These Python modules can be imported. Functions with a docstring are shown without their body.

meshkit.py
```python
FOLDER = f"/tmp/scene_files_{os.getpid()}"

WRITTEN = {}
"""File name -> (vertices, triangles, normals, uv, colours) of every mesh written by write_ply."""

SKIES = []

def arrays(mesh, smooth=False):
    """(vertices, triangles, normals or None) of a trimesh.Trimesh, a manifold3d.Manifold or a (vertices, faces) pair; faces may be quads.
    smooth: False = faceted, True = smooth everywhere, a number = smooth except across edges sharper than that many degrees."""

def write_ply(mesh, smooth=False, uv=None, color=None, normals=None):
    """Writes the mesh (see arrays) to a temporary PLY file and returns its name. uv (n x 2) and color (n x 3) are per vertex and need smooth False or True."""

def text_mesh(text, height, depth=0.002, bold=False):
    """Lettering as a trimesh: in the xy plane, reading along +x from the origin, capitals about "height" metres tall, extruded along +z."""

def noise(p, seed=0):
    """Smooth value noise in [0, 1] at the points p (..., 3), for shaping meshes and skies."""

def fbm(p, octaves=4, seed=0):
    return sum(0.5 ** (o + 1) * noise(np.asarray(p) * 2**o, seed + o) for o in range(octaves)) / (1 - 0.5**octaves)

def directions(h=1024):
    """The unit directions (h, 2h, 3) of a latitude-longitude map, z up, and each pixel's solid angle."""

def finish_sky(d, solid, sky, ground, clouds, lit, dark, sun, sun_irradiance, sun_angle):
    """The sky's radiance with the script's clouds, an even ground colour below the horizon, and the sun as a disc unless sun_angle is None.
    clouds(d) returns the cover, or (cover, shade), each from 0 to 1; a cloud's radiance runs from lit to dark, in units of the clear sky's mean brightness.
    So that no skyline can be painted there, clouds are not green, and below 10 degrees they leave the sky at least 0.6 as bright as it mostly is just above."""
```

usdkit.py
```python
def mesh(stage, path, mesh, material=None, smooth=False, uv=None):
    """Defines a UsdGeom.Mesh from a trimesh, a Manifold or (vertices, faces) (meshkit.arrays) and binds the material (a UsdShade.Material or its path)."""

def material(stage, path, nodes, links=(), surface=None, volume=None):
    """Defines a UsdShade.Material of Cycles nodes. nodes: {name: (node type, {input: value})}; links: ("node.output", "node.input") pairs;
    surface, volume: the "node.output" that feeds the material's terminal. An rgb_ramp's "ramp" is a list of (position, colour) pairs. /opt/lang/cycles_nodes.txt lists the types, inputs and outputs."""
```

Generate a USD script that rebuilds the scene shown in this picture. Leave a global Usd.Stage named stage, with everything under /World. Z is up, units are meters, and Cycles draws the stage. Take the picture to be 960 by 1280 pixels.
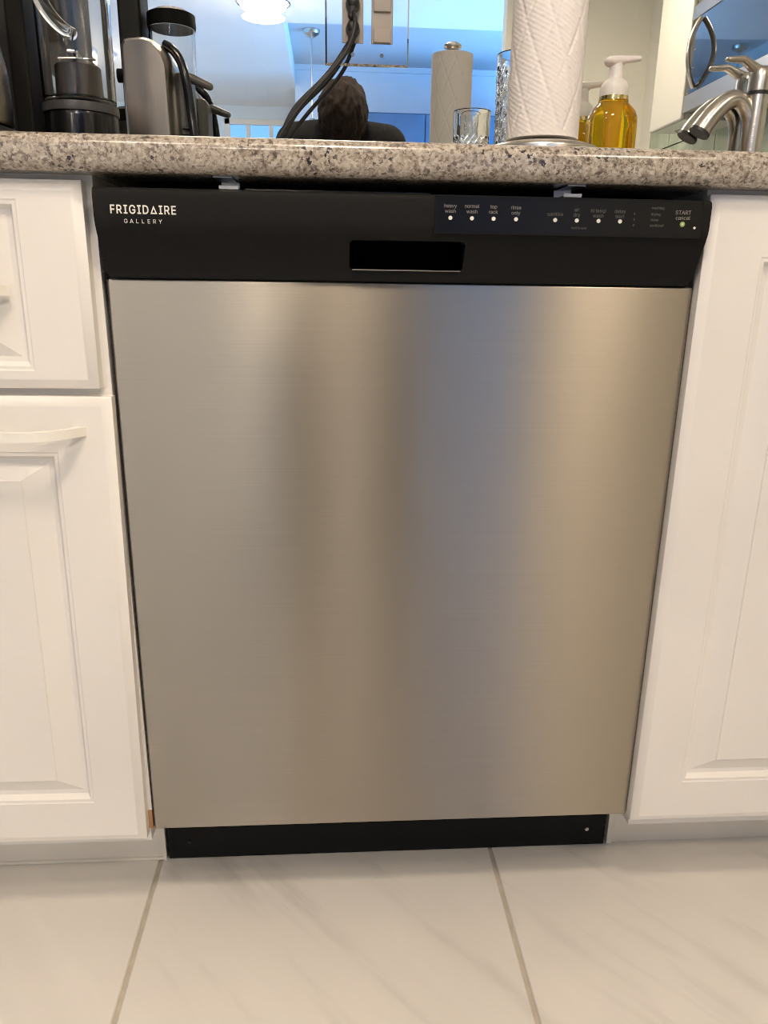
import math, numpy as np, trimesh, manifold3d as m3, usdkit, meshkit
from pxr import Usd, UsdGeom, UsdLux, UsdShade, Gf, Sdf
from shapely.geometry import Polygon, box as sbox
import shapely

stage = Usd.Stage.CreateInMemory()
UsdGeom.SetStageUpAxis(stage, UsdGeom.Tokens.z)
UsdGeom.SetStageMetersPerUnit(stage, 1.0)
UsdGeom.Xform.Define(stage, '/World')
UsdGeom.Scope.Define(stage, '/World/Looks')
PI = math.pi

# ------------------------------------------------------------------ camera
cam = UsdGeom.Camera.Define(stage, '/World/camera')
CX = np.array([.9977, -.0654, .0151]); CU = np.array([.0048, .2938, .9559]); CF = np.array([.067, .9536, -.2934])
CF /= np.linalg.norm(CF); CX -= CF * (CX @ CF); CX /= np.linalg.norm(CX); CU = np.cross(CX, CF)
CP = np.array([-.0775, -.8111, .7919])
mat = Gf.Matrix4d(*[float(v) for row in ((*CX, 0), (*CU, 0), (*-CF, 0), (*CP, 1)) for v in row])
cam.AddTransformOp().Set(mat)
cam.CreateFocalLengthAttr(26.0); cam.CreateHorizontalApertureAttr(26.0 * 960 / 957.0); cam.CreateVerticalApertureAttr(26.0 * 1280 / 957.0)
cam.CreateClippingRangeAttr(Gf.Vec2f(.02, 100))
cam.CreateExposureAttr(0.0)

# ------------------------------------------------------------------ sky and lights
dome = UsdLux.DomeLight.Define(stage, '/World/dusk_sky')
dome.CreateIntensityAttr(.45); dome.CreateColorAttr(Gf.Vec3f(.22, .52, 1.0))


def rect_light(name, pos, look, w, h, power, color):
    L = UsdLux.RectLight.Define(stage, '/World/' + name)
    L.CreateWidthAttr(w); L.CreateHeightAttr(h); L.CreateIntensityAttr(power); L.CreateColorAttr(Gf.Vec3f(*color))
    z = -np.array(look, float); z /= np.linalg.norm(z)
    x = np.cross([0, 0, 1], z) if abs(z[2]) < .99 else np.array([1., 0, 0]); x /= np.linalg.norm(x); y = np.cross(z, x)
    L.AddTransformOp().Set(Gf.Matrix4d(*[float(v) for row in ((*x, 0), (*y, 0), (*z, 0), (*pos, 1)) for v in row]))


BLUE = (.15, .46, 1.0)
WARM = (1.0, .80, .61)
# daylight at dusk, at an unseen dining window lighting its walls (window_2)
rect_light('unseen_window_light', (2.62, -4.15, 1.15), (-1, 0, 0), 1.3, 1.4, 32, BLUE)
LAMPS = [(-.66, -1.25, 16), (-.485, -3.40, 25), (-.035, -.85, 68), (1.0, -1.75, 96), (-1.95, -4.95, 20)]      # x, y, intensity of ceiling lamps; one seen mirrored, others unseen, the last added
CEIL = 2.45
for i, (x, y, w) in enumerate(LAMPS):
    L = UsdLux.DiskLight.Define(stage, '/World/lamp_light_%03d' % i)
    L.CreateRadiusAttr(.13); L.CreateIntensityAttr(w); L.CreateColorAttr(Gf.Vec3f(*WARM))
    L.AddTranslateOp().Set(Gf.Vec3d(x, y, CEIL - .150))

# ------------------------------------------------------------------ materials
MATS = {}


def mat_of(name, nodes, links, surface='p.BSDF'):
    MATS[name] = usdkit.material(stage, '/World/Looks/' + name, nodes, links, surface=surface)
    return MATS[name]


def plain(name, color, rough=.5, metal=0, **kw):
    return mat_of(name, {'p': ('principled_bsdf', dict(base_color=color, roughness=rough, metallic=metal, **kw))}, [])


def speckled(name, c1, c2, scale, rough=.5, bump=0., detail=4, **kw):
    nodes = {'g': ('texture_coordinate', {}), 'n': ('noise_texture', dict(scale=scale, detail=detail)),
             'r': ('rgb_ramp', dict(ramp=[(.3, c1), (.7, c2)])), 'p': ('principled_bsdf', dict(roughness=rough, **kw))}
    links = [('g.object', 'n.vector'), ('n.fac', 'r.fac'), ('r.color', 'p.base_color')]
    if bump:
        nodes['b'] = ('bump', dict(strength=bump, distance=.002)); links += [('n.fac', 'b.height'), ('b.normal', 'p.normal')]
    return mat_of(name, nodes, links)


white = speckled('white_thermofoil', (.80, .775, .735), (.83, .805, .765), 6, .32)
frame_white = speckled('white_frame', (.76, .74, .71), (.80, .78, .75), 5, .45)
handle_white = plain('white_pull', (.86, .84, .78), .25)
kick_white = speckled('white_kick', (.72, .68, .61), (.80, .76, .69), 7, .5)
raw_wood = speckled('raw_wood', (.30, .15, .06), (.44, .24, .11), 40, .7)
black_plastic = speckled('black_plastic', (.0125, .0127, .0125), (.0155, .0157, .0154), 900, .48, bump=.10, specular_ior_level=.06)
black_gloss = plain('black_gloss', (.005, .005, .006), .16)
black_matte = plain('black_matte', (.012, .012, .013), .6)
black_rubber = plain('black_rubber', (.015, .015, .016), .45)
pocket_shade = plain('pocket_shade', (.001, .001, .001), .7, specular_ior_level=.02)  # near black: the recess shade is put into the pocket colour
lip_grey = plain('lip_grey', (.16, .155, .14), .35)
ink_white = plain('ink_white', (.80, .77, .70), .5)
ink_grey = plain('ink_grey', (.27, .25, .22), .5)
ink_dim = plain('ink_dim', (.10, .095, .085), .5)
ink_green = plain('ink_green', (.32, .46, .10), .4)
dark_metal = plain('galvanised', (.45, .45, .44), .35, 1)
chrome = plain('chrome', (.78, .76, .73), .10, 1)
nickel = plain('brushed_nickel', (.62, .58, .52), .24, 1)
gold = plain('gold_band', (.95, .72, .30), .15, 1)
pump_white = plain('pump_white', (.82, .78, .74), .35, subsurface_weight=.15, subsurface_scale=.01)
beige_plastic = plain('beige_plastic', (.38, .34, .29), .35)
unseen_wall_taupe = speckled('unseen_wall_taupe', (.25, .22, .18), (.28, .25, .21), 3, .8)  # unseen left wall, kept dark to dim what the steel door reflects
wall_paint = speckled('wall_paint', (.70, .69, .62), (.73, .72, .65), 3, .7)
ceiling_paint = speckled('ceiling_paint', (.80, .79, .76), (.83, .82, .79), 3, .8)
dining_paint = speckled('dining_paint', (.66, .76, .86), (.70, .80, .90), 3, .75)
navy = speckled('navy_lacquer', (.05, .10, .18), (.07, .13, .22), 4, .5)
skin = plain('skin', (.42, .25, .18), .5, subsurface_weight=.1, subsurface_scale=.01)
hair_mat = speckled('dark_hair', (.006, .0045, .004), (.022, .013, .010), 60, .75, bump=.6, specular_ior_level=.15)
jacket = speckled('dark_jacket', (.006, .0065, .008), (.011, .0115, .0135), 90, .9, bump=.4, specular_ior_level=.15)
trouser = speckled('dark_trousers', (.015, .018, .028), (.025, .028, .04), 60, .8)
cream_enamel = plain('white_gloss', (.47, .47, .43), .12)

# brushed stainless steel: the grain runs across (x), so highlights stretch up and down
def brushed(name, base, rough, aniso, tang, scale):
    return mat_of(name, {
        'g': ('texture_coordinate', {}), 'm': ('mapping', dict(scale=scale)), 'n': ('noise_texture', dict(scale=1.0, detail=5, roughness=.65)),
        'r': ('rgb_ramp', dict(ramp=[(.25, tuple(.985 * c for c in base)), (.75, tuple(1.012 * c for c in base))])),
        'q': ('map_range', dict(from_min=.2, from_max=.8, to_min=rough * .98, to_max=rough * 1.02)),
        't': ('combine_xyz', dict(x=tang[0], y=tang[1], z=tang[2])),
        'p': ('principled_bsdf', dict(metallic=1, anisotropic=aniso))},
        [('g.object', 'm.vector'), ('m.vector', 'n.vector'), ('n.fac', 'r.fac'), ('r.color', 'p.base_color'), ('n.fac', 'q.value'),
         ('q.result', 'p.roughness'), ('t.vector', 'p.tangent')])


steel = brushed('brushed_steel', (.355, .322, .272), .31, 1.0, (0, 0, 1), (4, 4, 1500))
steel_edge = plain('steel_edge', (.60, .56, .50), .3, 1)
steel_round = brushed('brushed_steel_appliance', (.29, .255, .215), .30, .4, (0, 0, 1), (400, 400, 6))

# speckled granite
granite = mat_of('granite', {
    'g': ('texture_coordinate', {}),
    'nd': ('noise_texture', dict(scale=330, detail=3, roughness=.7)), 'dd': ('vector_math', dict(math_type='multiply_add', vector2=(.007, .007, .007))),
    'v1': ('voronoi_texture', dict(scale=430)), 's1': ('separate_color', {}),
    'n1': ('noise_texture', dict(scale=115, detail=5, roughness=.7)), 'a1': ('mix_float', dict(fac=.66)),
    'r1': ('rgb_ramp', dict(ramp=[(.24, (.085, .065, .055)), (.34, (.175, .14, .115)), (.43, (.31, .265, .215)), (.52, (.40, .35, .29)), (.62, (.47, .425, .36)), (.78, (.60, .555, .49))])),
    'v2': ('voronoi_texture', dict(scale=330)), 's2': ('separate_color', {}), 'r2': ('rgb_ramp', dict(ramp=[(.84, (0, 0, 0)), (.90, (1, 1, 1))])),
    'n3': ('noise_texture', dict(scale=26, detail=3)), 'r3': ('rgb_ramp', dict(ramp=[(.42, (.12, .12, .12)), (.62, (1, 1, 1))])),
    'mf': ('math', dict(math_type='multiply')), 'x1': ('mix', dict(mix_type='mix', color2=(.028, .026, .030))),
    'p': ('principled_bsdf', dict(roughness=.22, coat_weight=.10))},
    [('g.object', 'nd.vector'), ('nd.color', 'dd.vector1'), ('g.object', 'dd.vector3'), ('dd.vector', 'v1.vector'), ('dd.vector', 'v2.vector'),
     ('v1.color', 's1.color'), ('g.object', 'n1.vector'), ('s1.r', 'a1.a'), ('n1.fac', 'a1.b'), ('a1.result', 'r1.fac'),
     ('v2.color', 's2.color'), ('s2.r', 'r2.fac'), ('g.object', 'n3.vector'), ('n3.fac', 'r3.fac'), ('r2.color', 'mf.value1'), ('r3.color', 'mf.value2'),
     ('mf.value', 'x1.fac'), ('r1.color', 'x1.color1'), ('x1.color', 'p.base_color')])

# marble-look porcelain: pale with faint grey veins; each tile is shifted by its own random number
tile_mat = mat_of('porcelain_tile', {
    'g': ('geometry', {}), 'ro': ('mapping', dict(rotation=(0, 0, .87))), 'mp': ('mapping', dict(scale=(1.6, 11.0, 1))),
    'n': ('noise_texture', dict(scale=1.5, detail=4, roughness=.55, distortion=.25)),
    'r': ('rgb_ramp', dict(ramp=[(.22, (.52, .495, .46)), (.34, (.63, .605, .57)), (.45, (.71, .685, .645)), (.62, (.725, .70, .66)), (.75, (.75, .725, .685))])),
    'p': ('principled_bsdf', dict(roughness=.26))},
    [('g.position', 'ro.vector'), ('ro.vector', 'mp.vector'), ('mp.vector', 'n.vector'), ('n.fac', 'r.fac'), ('r.color', 'p.base_color')])
grout_mat = speckled('grout', (.44, .40, .33), (.54, .49, .41), 60, .85)
glass_tile = speckled('glass_tile', (.20, .27, .20), (.34, .40, .31), 9, .06, coat_weight=.6)
wall_grout = plain('wall_grout', (.10, .11, .09), .8)

mirror_mat = mat_of('mirror_glass', {
    'g': ('texture_coordinate', {}), 'mp': ('mapping', dict(scale=(60, 1, 14))), 'n': ('noise_texture', dict(scale=1.6, detail=5, roughness=.7)),
    'r': ('rgb_ramp', dict(ramp=[(.60, (0, 0, 0)), (.80, (.10, .10, .10))])),
    's': ('glossy_bsdf', dict(color=(.90, .92, .90), roughness=0.0)), 'd': ('diffuse_bsdf', dict(color=(.75, .75, .75))),
    'x': ('mix_closure', {})},
    [('g.object', 'mp.vector'), ('mp.vector', 'n.vector'), ('n.fac', 'r.fac'), ('r.color', 'x.fac'), ('s.BSDF', 'x.closure1'), ('d.BSDF', 'x.closure2')], surface='x.closure')
plate_mirror = plain('mirror_plate', (.86, .87, .88), .02, 1)
clear_plastic = plain('clear_plastic', (.93, .92, .90), .03, transmission_weight=1.0, ior=1.35)
crystal = plain('crystal_glass', (.97, .98, .98), .0, transmission_weight=1.0, ior=1.48)
amber = plain('amber_soap', (.96, .62, .01), .02, transmission_weight=.88, ior=1.40)
window_glass = mat_of('window_glass', {'f': ('fresnel', dict(IOR=1.45)), 't': ('transparent_bsdf', dict(color=(.95, .97, 1))), 's': ('glossy_bsdf', dict(color=(1, 1, 1), roughness=0.0)), 'x': ('mix_closure', {})},
                      [('f.fac', 'x.fac'), ('t.BSDF', 'x.closure1'), ('s.BSDF', 'x.closure2')], surface='x.closure')
black_glass = plain('black_glass', (.010, .011, .012), .03, coat_weight=1.0)
lamp_glow = mat_of('lamp_glow', {'e': ('emission', dict(color=(1.0, .84, .67), strength=30.0))}, [], surface='e.emission')
lamp_glow_bright = mat_of('lamp_glow_bright', {'e': ('emission', dict(color=(1.0, .84, .67), strength=98.0))}, [], surface='e.emission')
towel_mat = mat_of('paper_towel', {
    'g': ('texture_coordinate', {}), 'sx': ('separate_xyz', {}), 'at': ('math', dict(math_type='arctan2')), 'c': ('combine_xyz', {}),
    'm1': ('math', dict(math_type='multiply', value2=.043)), 'mp': ('mapping', dict(rotation=(0, 0, .50))),
    'w': ('wave_texture', dict(bands_direction='y', scale=70, distortion=.5, detail=1)), 'n': ('noise_texture', dict(scale=260, detail=2)),
    'ad': ('math', dict(math_type='multiply_add', value2=.5)),
    'b': ('bump', dict(strength=.26, distance=.0008)),
    'p': ('principled_bsdf', dict(base_color=(.80, .765, .74), roughness=.9))},
    [('g.object', 'sx.vector'), ('sx.y', 'at.value1'), ('sx.x', 'at.value2'), ('at.value', 'm1.value1'), ('m1.value', 'c.x'), ('sx.z', 'c.y'), ('c.vector', 'mp.vector'), ('mp.vector', 'w.vector'),
     ('c.vector', 'n.vector'), ('n.fac', 'ad.value1'), ('w.fac', 'ad.value3'), ('ad.value', 'b.height'), ('b.normal', 'p.normal')])

# ------------------------------------------------------------------ helpers
used = set()


def numbered(path):
    q, k = path, 0
    while q in used:
        k += 1; q = '%s_%03d' % (path, k)
    used.add(q)
    return q


def _p(parent):
    return '/World' if parent is None else str(parent.GetPath())


def obj(name, mesh, material, parent=None, smooth=30, label=None, kind=None):
    if isinstance(mesh, (list,)):
        mesh = trimesh.util.concatenate(mesh)
    prim = usdkit.mesh(stage, numbered(_p(parent) + '/' + name), mesh, material, smooth=smooth).GetPrim()
    if label: prim.SetCustomDataByKey('label', label)
    if kind: prim.SetCustomDataByKey('kind', kind)
    return prim


def tag(prim, label, cat, group=None):
    prim.SetCustomDataByKey('label', label); prim.SetCustomDataByKey('category', cat)
    if group: prim.SetCustomDataByKey('group', group)
    return prim


def thing(name, label, cat, loc=(0, 0, 0), rz=0, group=None):
    x = UsdGeom.Xform.Define(stage, numbered('/World/' + name))
    x.AddTranslateOp().Set(Gf.Vec3d(*map(float, loc)))
    if rz: x.AddRotateZOp().Set(float(rz))
    return tag(x.GetPrim(), label, cat, group)


def setting(name, loc=(0, 0, 0)):
    x = UsdGeom.Xform.Define(stage, numbered('/World/' + name)); x.AddTranslateOp().Set(Gf.Vec3d(*map(float, loc)))
    x.GetPrim().SetCustomDataByKey('kind', 'structure')
    return x.GetPrim()


def struct(name, mesh, m, smooth=30):
    return obj(name, mesh, m, None, smooth, kind='structure')


def bx(x0, x1, y0, y1, z0, z1):
    b = trimesh.creation.box([x1 - x0, y1 - y0, z1 - z0]); b.apply_translation([(x0 + x1) / 2, (y0 + y1) / 2, (z0 + z1) / 2])
    return b


def to_tm(man):
    m = man.to_mesh(); return trimesh.Trimesh(np.array(m.vert_properties[:, :3], float), np.array(m.tri_verts), process=False)


def man(tm):
    tm = tm.copy(); tm.merge_vertices()
    return m3.Manifold(m3.Mesh(np.asarray(tm.vertices, np.float32), np.asarray(tm.faces, np.uint32)))


def rbox(x0, x1, y0, y1, z0, z1, r=.002, seg=8):
    """box with all edges rounded"""
    pts = []
    s = m3.Manifold.sphere(r, seg)
    return to_tm(m3.Manifold.batch_hull([s.translate([x, y, z]) for x in (x0 + r, x1 - r) for y in (y0 + r, y1 - r) for z in (z0 + r, z1 - r)]))


def lathe(profile, n=48, close=False):
    """profile: list of (r, z) from bottom to top"""
    prof = np.array(profile, float)
    a = np.arange(n) / n * 2 * PI
    v = np.stack([np.outer(prof[:, 0], np.cos(a)), np.outer(prof[:, 0], np.sin(a)), np.repeat(prof[:, 1][:, None], n, 1)], -1).reshape(-1, 3)
    f = []
    for i in range(len(prof) - 1):
        for j in range(n):
            a0, b0 = i * n + j, i * n + (j + 1) % n
            f += [[a0, b0, b0 + n], [a0, b0 + n, a0 + n]]
    m = trimesh.Trimesh(v, np.array(f), process=False)
    m.merge_vertices(); m.update_faces(m.nondegenerate_faces())
    return m


def tube(pts, r, n=12, caps=True):
    """swept round tube along a polyline; r a number or one radius per point"""
    pts = np.array(pts, float); R = np.broadcast_to(np.asarray(r, float), (len(pts),))
    t = np.gradient(pts, axis=0); t /= np.linalg.norm(t, axis=1, keepdims=True)
    ref = np.array([0, 0, 1.]) if abs(t[0][2]) < .9 else np.array([0, 1., 0])
    u = np.cross(t[0], ref); u /= np.linalg.norm(u)
    V = []
    for i in range(len(pts)):
        u = u - t[i] * (u @ t[i]); u /= np.linalg.norm(u); w = np.cross(t[i], u)
        for k in range(n):
            a = 2 * PI * k / n
            V.append(pts[i] + R[i] * (math.cos(a) * u + math.sin(a) * w))
    F = []
    for i in range(len(pts) - 1):
        for k in range(n):
            a, b = i * n + k, i * n + (k + 1) % n
            F += [[a, b, b + n], [a, b + n, a + n]]
    if caps:
        V += [pts[0], pts[-1]]
        c0, c1 = len(V) - 2, len(V) - 1
        for k in range(n):
            F += [[c0, (k + 1) % n, k], [c1, (len(pts) - 1) * n + k, (len(pts) - 1) * n + (k + 1) % n]]
    return trimesh.Trimesh(np.array(V), np.array(F), process=False)


def spline(ctrl, n=40):
    from scipy.interpolate import CubicSpline
    c = np.array(ctrl, float); d = np.r_[0, np.cumsum(np.linalg.norm(np.diff(c, axis=0), axis=1))]
    return CubicSpline(d, c)(np.linspace(0, d[-1], n))


def sweep_profile(poly, path_axis, a, b):
    """extrude a 2-D polygon (list of (u, v)) along x from a to b: u -> y, v -> z"""
    m = trimesh.creation.extrude_polygon(Polygon(poly), b - a, engine='earcut')
    v = m.vertices.copy(); m.vertices = np.stack([v[:, 2] + a, v[:, 0], v[:, 1]], 1)
    return m


def text(s, h, x, y, z, anchor='c', spacing=None, depth=.0003, bold=False):
    """lettering standing in the xz plane, facing -y; spacing = total width"""
    m = meshkit.text_mesh(s, h, depth, bold)
    return place_text(m, x, y, z, anchor, spacing)


def place_text(m, x, y, z, anchor, width=None):
    v = m.vertices.copy()
    x0, x1 = v[:, 0].min(), v[:, 0].max()
    k = 1 if width is None else width / (x1 - x0)
    u = (v[:, 0] - x0) * k; w = (x1 - x0) * k
    off = {'c': -w / 2, 'l': 0, 'r': -w}[anchor]
    m = m.copy(); m.vertices = np.stack([x + off + u, y - v[:, 2], z + v[:, 1]], 1)
    return m


# ------------------------------------------------------------------ room shell
fl = setting('floor')
X0, X1, YB = -3.0, 1.8, .62
obj('grout_bed', bx(-3.1, 2.7, -7.0, .7, -.05, -.003), grout_mat, fl)
TW, GAP = .4645, .0055
rng = np.random.default_rng(4)
tile_cache = {}
for i in range(-6, 7):
    for j in range(-15, 2):
        x0 = -.3215 + i * .470 + GAP / 2; x1 = x0 + .470 - GAP
        y0 = .205 + (j - 1) * .470 + GAP / 2; y1 = y0 + .470 - GAP
        x0, x1 = max(x0, -2.99), min(x1, 2.59); y0, y1 = max(y0, -6.79), min(y1, .60)
        if x1 - x0 < .03 or y1 - y0 < .03: continue
        dz = rng.uniform(-.0003, .0003)
        b = .0015
        v = np.array([[x0, y0, -.02], [x1, y0, -.02], [x1, y1, -.02], [x0, y1, -.02], [x0, y0, dz - b], [x1, y0, dz - b], [x1, y1, dz - b], [x0, y1, dz - b],
                      [x0 + b, y0 + b, dz], [x1 - b, y0 + b, dz], [x1 - b, y1 - b, dz], [x0 + b, y1 - b, dz]])
        q = []
        for k in range(4):
            n = (k + 1) % 4
            q += [[k, n, n + 4, k + 4], [k + 4, n + 4, n + 8, k + 8]]
        q += [[8, 9, 10, 11]]
        obj('tile', (v, np.array(q)), tile_mat, fl, smooth=False)

struct('wall_back', bx(-3.1, 2.0, .622, .72, 0, 2.7), wall_paint)
wl = setting('wall_left')
obj('plaster', bx(-3.1, -3.0, -6.9, .62, 0, 2.75), unseen_wall_taupe, wl)
wr = setting('wall_right')
obj('plaster', bx(1.80, 2.0, -3.0, .62, 0, 2.75), wall_paint, wr)
obj('tile_backing', bx(1.794, 1.80, -2.81, -.3, .93, 1.72), wall_grout, wr)
for k in range(4):                                              # glass tile backsplash under the microwave
    for j in range(-2, 7):
        y0 = -2.245 + j * .28; z0 = .905 + k * .2
        if y0 < -2.82: continue
        obj('tile', rbox(1.786, 1.795, y0 + .003, y0 + .277, z0 + .003, z0 + .197, .0015, 6), glass_tile, wr)
struct('wall_front', bx(.94, 2.0, -3.1, -3.0, 0, 2.75), wall_paint)
# kitchen ceiling with the raised dining ceiling stepping up behind it
struct('ceiling', [bx(-3.1, 2.0, -4.03, .72, CEIL, 2.75), bx(-3.1, -.40, -6.9, -4.03, CEIL, 2.75)], ceiling_paint)
cl2 = setting('ceiling_001')
obj('plaster', bx(-.42, 2.7, -6.9, -4.0, 2.62, 2.75), speckled('dining_ceiling_dimmed', (.50, .52, .54), (.53, .55, .57), 3, .8), cl2)  # darker than the kitchen ceiling: dimmer light put into the colour
obj('cornice', [bx(-.40, 2.6, -5.85, -5.82, 2.575, 2.62)], dining_paint, cl2)
dw = setting('wall_far')
# far wall: left stretch further back with a window, right stretch nearer
wz0, wz1, wx0, wx1 = .95, 2.33, -1.17, -.46
obj('plaster', [bx(-3.1, wx0, -6.9, -6.8, 0, 2.75), bx(wx1, -.40, -6.9, -6.8, 0, 2.75), bx(wx0, wx1, -6.9, -6.8, wz1, 2.75), bx(wx0, wx1, -6.9, -6.8, 0, wz0),
                bx(-.40, 2.7, -6.9, -5.85, 0, 2.75)], dining_paint, dw)
wd = setting('wall_dining')
obj('plaster', [bx(2.6, 2.7, -3.45, -3.0, 0, 2.75), bx(2.6, 2.7, -6.9, -4.85, 0, 2.75), bx(2.6, 2.7, -4.85, -3.45, 1.9, 2.75), bx(2.6, 2.7, -4.85, -3.45, 0, .4)], dining_paint, wd)


def window(name, axis, at, a0, a1, z0, z1, muntins, t=.05):
    w = setting(name)
    def b(u0, u1, v0, v1, d0, d1):
        return bx(u0, u1, at + d0, at + d1, v0, v1) if axis == 'y' else bx(at + d0, at + d1, u0, u1, v0, v1)
    obj('window_frame', [b(a0, a0 + t, z0, z1, -.03, .03), b(a1 - t, a1, z0, z1, -.03, .03), b(a0, a1, z1 - t, z1, -.03, .03), b(a0, a1, z0, z0 + t, -.03, .03)], frame_white, w)
    step = (a1 - a0) / (muntins + 1)
    for k in range(1, muntins + 1):
        obj('muntin', b(a0 + k * step - .02, a0 + k * step + .02, z0 + t, z1 - t, -.015, .015), frame_white, w)
    for k in range(muntins + 1):
        obj('pane', b(a0 + k * step + .02, a0 + (k + 1) * step - .02, z0 + t, z1 - t, -.003, .003), window_glass, w)


window('window_1', 'y', -6.84, wx0, wx1, wz0, wz1, 2)
window('window_2', 'x', 2.66, -4.85, -3.45, .4, 1.9, 1)  # unseen window, placed out of view for the blue dining light

# ------------------------------------------------------------------ ceiling lamps
def ceiling_lamp(x, y, label, k):
    t = thing('ceiling_lamp', label, 'ceiling lamp', (x, y, CEIL))
    obj('canopy', lathe([(0, 0), (.165, 0), (.172, -.012), (.172, -.030), (.160, -.040), (0, -.040)][::-1]), frame_white, t)
    obj('trim_ring', lathe([(.158, -.062), (.166, -.066), (.166, -.074), (.158, -.078), (.150, -.070), (.158, -.062)]), chrome, t)
    obj('glass_dome', lathe([(0, -.140), (.05, -.136), (.10, -.120), (.135, -.095), (.152, -.070), (.156, -.040), (0, -.038)]), lamp_glow_bright if k in (1, 4) else lamp_glow, t)
    obj('finial', lathe([(0, -.149), (.006, -.147), (.008, -.140), (0, -.138)], 16), chrome, t)
    return t


ceiling_lamp(*LAMPS[1][:2], 'glowing round flush ceiling lamp seen reflected in the mirror backsplash', 1)
ceiling_lamp(*LAMPS[0][:2], 'unseen round ceiling lamp above the kitchen floor, out of view, lighting the left base cabinet', 0)  # unseen lamp, placed to light the left cabinet from above
ceiling_lamp(*LAMPS[2][:2], 'unseen round ceiling lamp above the floor in front of the dishwasher, lighting its steel door', 2)  # unseen lamp overhead, placed for the bright band on the steel
ceiling_lamp(*LAMPS[3][:2], 'unseen round ceiling lamp on the microwave side, lighting the right door and beige wall', 3)  # unseen lamp, placed to brighten the right door and beige wall
ceiling_lamp(*LAMPS[4][:2], 'added round ceiling lamp nearest the far window, out of view, warming the kitchen ceiling', 4)  # added fill, hidden in the mirror view, to warm the ceiling

# pendant hanging in the dining area
pd = thing('pendant_lamp', 'small ceiling pendant on a thin rod in the blue dining area, seen in the mirror', 'pendant lamp', (-.225, -4.80, 2.62))
obj('canopy', lathe([(0, -.055), (.03, -.05), (.06, -.03), (.068, -.012), (.068, 0), (0, 0)]), nickel, pd)
obj('rod', tube([(0, 0, -.05), (0, 0, -.3), (0, 0, -.62)], .007, 10), nickel, pd)
obj('shade', lathe([(.0, -.62), (.02, -.625), (.05, -.66), (.11, -.75), (.125, -.80), (.119, -.80), (.104, -.752), (.045, -.668), (0, -.64)], 32), nickel, pd)

# tall blue-grey cabinet against the far wall
cb = thing('tall_cabinet', 'tall dark blue cabinet against the pale blue far wall, seen in the mirror', 'cabinet', (.82, -5.2, 0))
obj('carcass', bx(-.62, .95, -.55, 0, .0, 2.13), navy, cb)
for k in range(3):
    d = obj('door', rbox(-.61 + k * .523, -.61 + k * .523 + .515, 0, .02, .08, 2.12, .003), navy, cb)
    obj('handle', rbox(-.16 + k * .523, -.145 + k * .523, .02, .045, 1.0, 1.16, .004), nickel, d)

# ------------------------------------------------------------------ countertop and mirror
ZT, ZB, YF = .9139, .8811, -.0331
r = .0125
prof = [(YB, ZB)]
prof += [(YF + r + r * math.cos(a), ZB + r + r * math.sin(a)) for a in np.linspace(-PI / 2, -PI, 9)]
prof += [(YF + r + r * math.cos(a), ZT - r + r * math.sin(a)) for a in np.linspace(PI, PI / 2, 9)]
prof += [(YB, ZT)]
ct = obj('countertop', sweep_profile(prof, 'x', -1.4, 1.79), granite, smooth=40)
tag(ct, 'speckled beige and brown granite countertop with rounded front edge above the dishwasher', 'countertop')

mr = thing('mirror', 'large wall mirror used as backsplash behind the countertop, reflecting the room', 'mirror', (0, .6, ZT))
obj('mirror_glass', bx(-1.4, 1.79, .0, .006, .0, .62), mirror_mat, mr, smooth=False)
obj('backing', bx(-1.4, 1.79, .0065, .02, .0, .62), black_matte, mr, smooth=False)

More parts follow.
